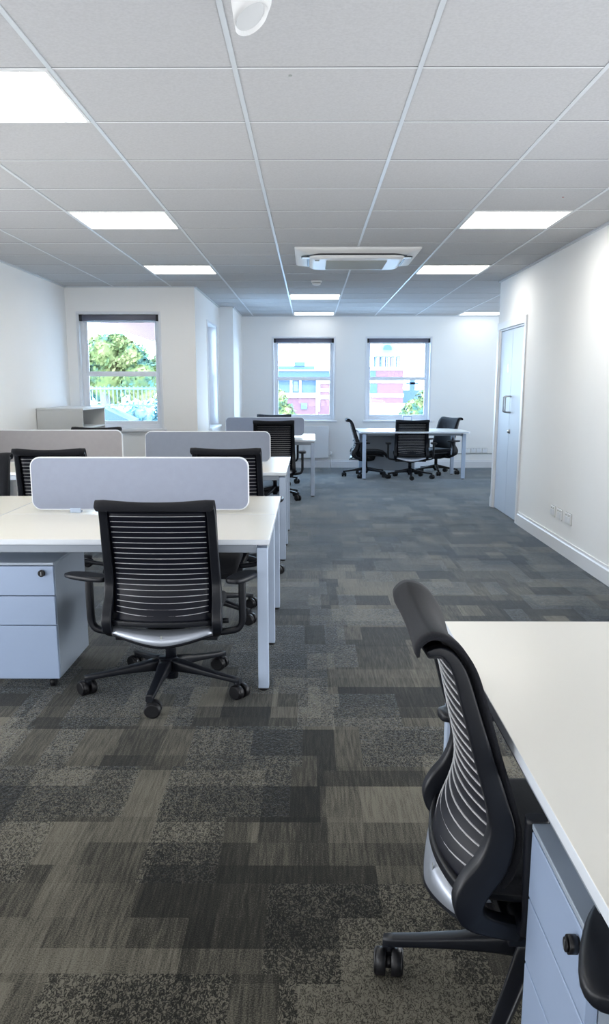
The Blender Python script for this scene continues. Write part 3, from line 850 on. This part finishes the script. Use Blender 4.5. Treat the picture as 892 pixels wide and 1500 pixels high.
    # --- arms
    for s in (-1, 1):
        bm = bmesh.new()
        pts = smooth_pts([(s*.215, -.085, .305), (s*.285, -.085, .312), (s*.330, -.085, .325), (s*.348, -.085, .36), (s*.350, -.088, .42), (s*.350, -.09, .50), (s*.350, -.09, .558)], 4)
        rings = []
        for i, p in enumerate(pts):
            d = (pts[min(i+1, len(pts)-1)]-pts[max(i-1, 0)]).normalized()
            xx = Vector((0, 1, 0)); yy = d.cross(xx).normalized(); q = .014 if i < 12 else .016
            rings.append([p+xx*a+yy*b for a, b in rrect(.022, q, .010, 3)])
        loft(bm, rings)
        post = obj('arm_post', bm, M['plastic'], t)
        # the pad pivots on the post; its own origin is at the post top
        bm = bmesh.new(); rings = []
        for y, w in ((-.105, .018), (-.10, .032), (-.075, .044), (-.02, .048), (.05, .047), (.10, .040), (.125, .028), (.133, .014)):
            e = 1-.35*abs(y/.13)**3
            rings.append([Vector((a, y, b)) for a, b in rrect(w, .014*e, .011*e, 4)])
        loft(bm, rings)
        pad = obj('arm_pad', bm, M['plastic'], post, sub=1)
        pad.location = (s*.350, -.09, .570)
    return t
chair0 = make_chair()
used = [False]
def chair(x, y, rz, label, zs=1.0, padL=0, padR=0, baserot=0, bs=1.0):
    global chair0
    if not used[0]: used[0] = True; c = chair0; c.location = (x, y, 0); c.rotation_euler = (0, 0, rz); c['label'] = label
    else: c = dup(chair0, (x, y, 0), rz, label)
    c.scale = (1, 1, zs)
    for ch in bpy.data.objects:
        if ch.parent == c:
            if ch.name.startswith('base_leg') or ch.name.startswith('base_hub'): ch.rotation_euler = (0, 0, baserot); ch.scale = (bs, bs, 1); ch.location.x = -.02 if bs > 1 else 0
            if ch.name.startswith('arm_post'):
                for p in bpy.data.objects:
                    if p.parent == ch: p.rotation_euler = (0, 0, math.radians(padL if p.location.x < 0 else padR))
    return c
R = math.radians
chair(-.660, 4.030, R(0), 'large black mesh chair with its back turned, in front of the nearest bench desk', zs=.99, padL=62, padR=-22, baserot=R(-3), bs=1.07)
c1 = chair(.535, 1.875, R(-90), 'black mesh chair seen from the side at the desk in the lower right', padL=10, padR=0, baserot=R(-11))
for ch in bpy.data.objects:
    if ch.parent == c1 and ch.name.startswith('arm_post'):
        for p in bpy.data.objects:
            if p.parent == ch and p.location.x > 0: ch.location = (-.07, -.0, -.03); ch.scale = (1, 1, 1.12); p.location.y = .05
c2 = chair(.745, .745, R(-90), 'chair at the end of the right desk, only its black armrest showing in the corner', padL=46, baserot=R(10))
for ch in bpy.data.objects:
    if ch.parent == c2 and ch.name.startswith('arm_post'):
        for p in bpy.data.objects:
            if p.parent == ch and p.location.x < 0: ch.rotation_euler = (0, 0, R(23)); ch.scale = (1.2, 1.2, 1.065); p.scale = (1.12, .95, 1.1); p.location.x -= .048; ch.scale = (1.2, 1.2, 1.065)
chair(-.66, 5.38, R(180), 'black chair pushed in at the far side of the nearest bench desk, mostly hidden', baserot=R(20))
chair(-.590, 6.68, R(-3), 'black mesh chair at the second bench desk, in front of the dark grey screen', zs=1.03, baserot=R(14))
chair(-1.885, 6.60, R(6), 'black mesh chair between the nearest and the mid grey screens on the left', zs=1.03, baserot=R(8))
chair(-2.24, 5.62, R(180), 'dark chair back at the left edge of the view beside another chair', zs=1.03)
chair(-2.20, 8.92, R(180), 'black chair whose top edge shows above the mid grey screen', zs=1.05)
chair(-.445, 11.25, R(0), 'black mesh chair facing the farthest bench desk', zs=1.05, baserot=R(-16))
chair(-.530, 12.95, R(180), 'black chair behind the small pale screen under the back window', zs=1.05)
chair(.885, 14.10, R(-90), 'black mesh chair in side view at the left end of the far table', zs=.955, baserot=R(0))
chair(1.555, 13.83, R(-1), 'black mesh chair with its back turned, in the middle of the far table', zs=.955, baserot=R(-2))
chair(2.06, 14.55, R(118), 'black mesh chair at the right end of the far table, facing left', zs=.955, baserot=R(25))

# ------------------------------------------------------------------ outside
bm = bmesh.new(); box(bm, -90, 90, YB+.6, 170, -7.2, -7); box(bm, -90, XL-T-.3, 5, YB+.6, -7.2, -7)
o = struct('ground', bm, M['ground'], 'pale ground outside the windows', 'ground')
def part(name, m, parent, *boxes): return bobj(name, m, parent, *boxes, bevel=0)
t = thing('office_building', 'blue clad building with pink brick base seen through the window above the radiator', 'building', (-1, 120, -7))
part('upper_storey', M['bblue'], t, (-8, 1.6, 0, 8, 0, 10.9), (-1.1, .3, -.2, 7, 10.9, 11.4))
part('wall', M['bblue'], t, (-8, 4.2, -1, 0, 9.45, 10.25), (-6, 1.8, -.6, 0, 7.4, 9.2))
part('white_band', M['bwhite'], t, (-8, 4.2, -1.3, 0, 10.25, 10.4), (-8, 4.2, -1.3, -.6, 9.1, 9.45), (-8, 1.8, -1.1, -.6, 6.8, 7.4))
part('brick_wall', M['brick'], t, (-8, 1.8, -.8, 0, 0, 6.8), (2.0, 4.2, -.85, 0, 0, 9.45))
part('pale_stripe', M['bwhite'], t, (1.8, 4.4, -1.0, -.6, 8.6, 9.0), (1.8, 4.4, -1.0, -.6, 7.6, 8.0), (1.8, 2.3, -1.05, -.6, 5, 9.4), (1.8, 4.4, -1.0, -.6, 6.6, 7.1))
for x in (-1.5, -.3):
    f = part('window', M['bwhite'], t, (x-.14, x+.14, -.8, -.5, 7.45, 9.05)); 
part('window', M['wglass'], t, (-1.2, -.6, -.75, -.5, 7.6, 8.9)); part('window', M['wglass'], t, (-.2, .6, -1.0, -.7, 5.3, 6.1))
t = thing('brick_tower', 'pink brick tower with an open columned lantern and a pale blue pyramid roof', 'tower', (9.9, 118, -7))
part('shaft', M['brick'], t, (-2.0, 2.05, -2, 2, 0, 10.3))
part('white_band', M['bwhite'], t, (-2.2, 2.1, -2.1, 2.1, 8.7, 9.35), (-2.2, 2.1, -2.1, 2.1, 6.9, 7.35), (-2.1, 2.1, -2.05, 2.05, 10.3, 10.55))
part('blue_wall', M['bblue'], t, (-2.25, -1.5, -2.05, -1, 9.4, 10.2), (-2.25, -1.3, -2.05, -1, 7.4, 8.6))  # blue wall sections at the left corner of the shaft
part('cornice', M['pale'], t, (-2.4, 2.4, -2.4, 2.4, 10.55, 10.72), (-1.85, 1.85, -1.9, 1.9, 11.98, 12.3))
for x in (-1.45, -.72, 0, .72, 1.45):
    for y in (-1.5, 1.5):
        part('column', M['proof'], t, (x-.11, x+.11, y-.11, y+.11, 10.7, 12.0))
bm = bmesh.new()
loft(bm, [[Vector((x*s, y*s, z)) for x, y in ((-1, -1), (1, -1), (1, 1), (-1, 1))] for s, z in ((1.9, 12.3), (1.0, 13.1), (.45, 13.75), (.02, 13.85))])
r_ = obj('roof', bm, M['proof'], t)
for p in r_.data.polygons: p.use_smooth = False
bm = bmesh.new(); cyl(bm, (0, -1.35, 12.95), (0, -1.05, 13.0), .55, n=24); obj('clock_face', bm, M['bblue'], t)
t = thing('white_house', 'low white rendered houses below the brick tower', 'house', (8, 90, -7))
part('wall', M['bwhite'], t, (-3.2, 2.2, 0, 6, 0, 5.4))
bm = bmesh.new(); loft(bm, [[Vector((x, y, z)) for y, z in ((-.2, 5.4), (6.2, 5.4), (3, 6.6))] for x in (-3.3, 2.3)]); obj('roof', bm, M['pale'], t)
for x in (-1.9, -.3): part('window', M['wglass'], t, (x, x+.5, -.05, .1, 4.5, 5.1))
t = thing('pale_outbuilding', 'low pale building with a blue door seen below the window above the radiator', 'house', (0, 88, -7))
part('wall', M['bwhite'], t, (-2.5, 3.0, 0, 6, 0, 5.1))
part('door', M['bblue'], t, (1.1, 1.9, -.05, .1, 4.1, 5.4))
t = thing('blue_block', 'dark blue block to the right of the brick tower', 'building', (13.6, 125, -7))
part('wall', M['bblue'], t, (-1.2, 3, 0, 6, 0, 7.7)); part('chimney', M['bblue'], t, (.2, .9, 0, 1, 7.7, 9.4), (-.3, 1.4, 0, 1, 8.5, 8.8))

def tree(label, x, y, z0, crown, m, seed, trunk=True, name='tree', leaves=2600, ls=.10):
    rnd = random.Random(seed)
    t = thing(name, label, 'tree' if name == 'tree' else 'hedge', (x, y, z0))
    bm = bmesh.new()
    for _ in range(leaves):
        cx, cy, cz, r = rnd.choice(crown)
        v = Vector((rnd.gauss(0, 1), rnd.gauss(0, 1), rnd.gauss(0, 1))).normalized()*r*(.72+.33*rnd.random())
        c = Vector((cx, cy, cz))+Vector((v.x, v.y, v.z*.85))
        a = Vector((rnd.gauss(0, 1), rnd.gauss(0, 1), rnd.gauss(0, 1))).normalized(); b = a.orthogonal().normalized(); d = a.cross(b)
        s = ls*(.6+.8*rnd.random())
        f = bm.faces.new([bm.verts.new(c+b*s), bm.verts.new(c+d*s*.6), bm.verts.new(c-b*s), bm.verts.new(c-d*s*.6)])
    for cx, cy, cz, r in crown:
        bmesh.ops.create_icosphere(bm, subdivisions=2, radius=r*.78, matrix=Matrix.Translation((cx, cy, cz)))
    obj('foliage', bm, m, t)
    if trunk:
        bm = bmesh.new(); tube(bm, [(0, 0, 0), (.05, 0, crown[0][2]*.5), (0, 0, crown[0][2])], [.22, .16, .09]); obj('trunk', bm, M['bark'], t)
    return t
rc = random.Random(3)
tree('broad yellow green tree filling the upper sash of the left window', -4.1, 18, -7,
     [(-.55, 0, 8.85, .34), (.05, 0, 9.05, .40), (.55, 0, 8.95, .36), (0, .3, 8.5, .6), (-.6, .1, 8.4, .42), (.75, 0, 8.5, .5), (1.1, .2, 8.7, .35), (.3, 0, 9.2, .25)], M['leafy'], 1, leaves=4200, ls=.05)
tree('yellow green tree at the lower left of the window above the radiator', -2.0, 45, -7,
     [(0, 0, 7.6, .9), (.5, 0, 6.9, .8), (-.6, 0, 8.0, .8), (.9, .2, 6.3, .6), (0, 0, 6.3, 1.0)], M['leafy'], 2, ls=.10)
tree('round yellow green tree at the lower right of the clock tower window', 5.4, 45, -7,
     [(0, 0, 7.1, .8), (-.5, 0, 6.6, .7), (.8, 0, 7.7, .9), (.1, .2, 6.2, .9), (-.95, 0, 6.3, .35)], M['leafy'], 5, ls=.10)
hd = []
for k in range(26): hd.append((rc.uniform(-1.9, 1.3), rc.uniform(-.2, .4), rc.uniform(6.2, 8.2), rc.uniform(.22, .42)))
tree('pale blue green shrubs filling the lower sash of the left window', -3.4, 16, -7, hd, M['leafb'], 9, trunk=False, name='shrub_bank', leaves=4200, ls=.05)
t = thing('garden_fence', 'pale slatted fence above the shrubs outside the left window', 'fence', (-3.5, 15.2, 1.05))
part('fence_rail', M['fence'], t, (-.9, .9, -.02, .02, .30, .33), (-.9, .9, -.02, .02, .02, .05))
part('fence_slats', M['fence'], t, *[(-.88+.07*k, -.865+.07*k, -.01, .01, 0, .35) for k in range(26)])
t = thing('garden_shed', 'blue roofed shed low outside the left window', 'shed', (-3.35, 14.6, -7))
bm = bmesh.new(); loft(bm, [[Vector((x, y, z)) for x, z in ((-.42, 7.85), (0, 8.05), (.42, 7.85), (.42, 6.6), (-.42, 6.6))] for y in (0, .8)])
obj('shed_body', bm, M['bblue'], t); 
t = thing('roof_eave', 'pink roof edge crossing the top corner of the left window', 'roof', (-2.6, 14, 2.0))
bm = bmesh.new(); loft(bm, [[Vector((x, y, z)) for x, z in ((-.62, .35), (.1, .10), (.9, .10), (.9, .9), (-.62, .9))] for y in (0, .5)])
obj('eave_board', bm, M['eave'], t)
for o in bpy.data.objects:
    if o.name.startswith(('shed_body', 'eave_board')):
        for p in o.data.polygons: p.use_smooth = False

# ------------------------------------------------------------------ light
sc = bpy.context.scene
w = bpy.data.worlds.new('sky'); sc.world = w; w.use_nodes = True
nt = w.node_tree; bg = nt.nodes['Background']
tcn = nt.nodes.new('ShaderNodeTexCoord'); sp = nt.nodes.new('ShaderNodeSeparateXYZ'); nt.links.new(tcn.outputs['Generated'], sp.inputs[0])
rp = nt.nodes.new('ShaderNodeValToRGB'); nt.links.new(sp.outputs['Z'], rp.inputs[0])
rp.color_ramp.elements[0].color = (.60, .80, 1, 1); rp.color_ramp.elements[1].color = (.38, .62, 1, 1)
nt.links.new(rp.outputs[0], bg.inputs[0]); bg.inputs[1].default_value = 22
for (x0, x1, y, z0, z1, rot) in ((W1[0], W1[1], YB+.29, W1[2], W1[3], 0), (W2[0], W2[1], YB+.29, W2[2], W2[3], 0), (W3[0], W3[1], YL+.215, W3[2], W3[3], 0)):
    p = area('window_portal', (x0+x1)/2, y, (z0+z1)/2, x1-x0, z1-z0, 1, (1, 1, 1), (-PI/2, 0, 0)); p.data.cycles.is_portal = True
p = area('window_portal', XS-.24, (W4[0]+W4[1])/2, (W4[2]+W4[3])/2, W4[3]-W4[2], W4[1]-W4[0], 1, (1, 1, 1), (0, -PI/2, 0)); p.data.cycles.is_portal = True

area('rear_fill_light', -.4, YR+.05, 1.35, 4.4, 1.7, 60, (1, .985, .96), (R(90+34), 0, 0))  # soft fill added behind the camera, the rear wall has no window
area('side_fill_light', XL+.05, 3.0, .85, 1.2, 7.6, 150, (.95, .97, 1), (0, R(-90-22), 0))  # added fill along the left wall out of view, no window here
area('side_fill_light', XW-.05, 1.9, .85, 1.2, 7.4, 140, (.95, .97, 1), (0, R(90+22), 0))  # matching added fill on the right wall, also without a window
area('far_fill_light', XF-.05, 13.1, 1.35, 1.6, 3.6, 85, (.86, .93, 1), (0, R(90+40), 0))  # added bluish fill to lift the far end, the wall is solid

# ------------------------------------------------------------------ camera
cam = bpy.data.cameras.new('camera'); co = bpy.data.objects.new('camera', cam); C.objects.link(co)
co.location = (0, 0, 1.4209)
co.rotation_euler = (PI/2-.2116, 0, .0062)
cam.sensor_fit = 'VERTICAL'; cam.sensor_height = 36; cam.sensor_width = 36*892/1500
cam.lens = 1295.13/1500*36; cam.shift_y = (842.27-750)/1500
cam.clip_start = .05; cam.clip_end = 500
sc.camera = co
sc.view_settings.view_transform = 'Standard'; sc.view_settings.look = 'None'
sc.view_settings.exposure = .33; sc.view_settings.gamma = 1
sc.cycles.use_denoising = True; sc.cycles.max_bounces = 10; sc.cycles.diffuse_bounces = 6
sc.cycles.transparent_max_bounces = 12; sc.cycles.sample_clamp_indirect = 6
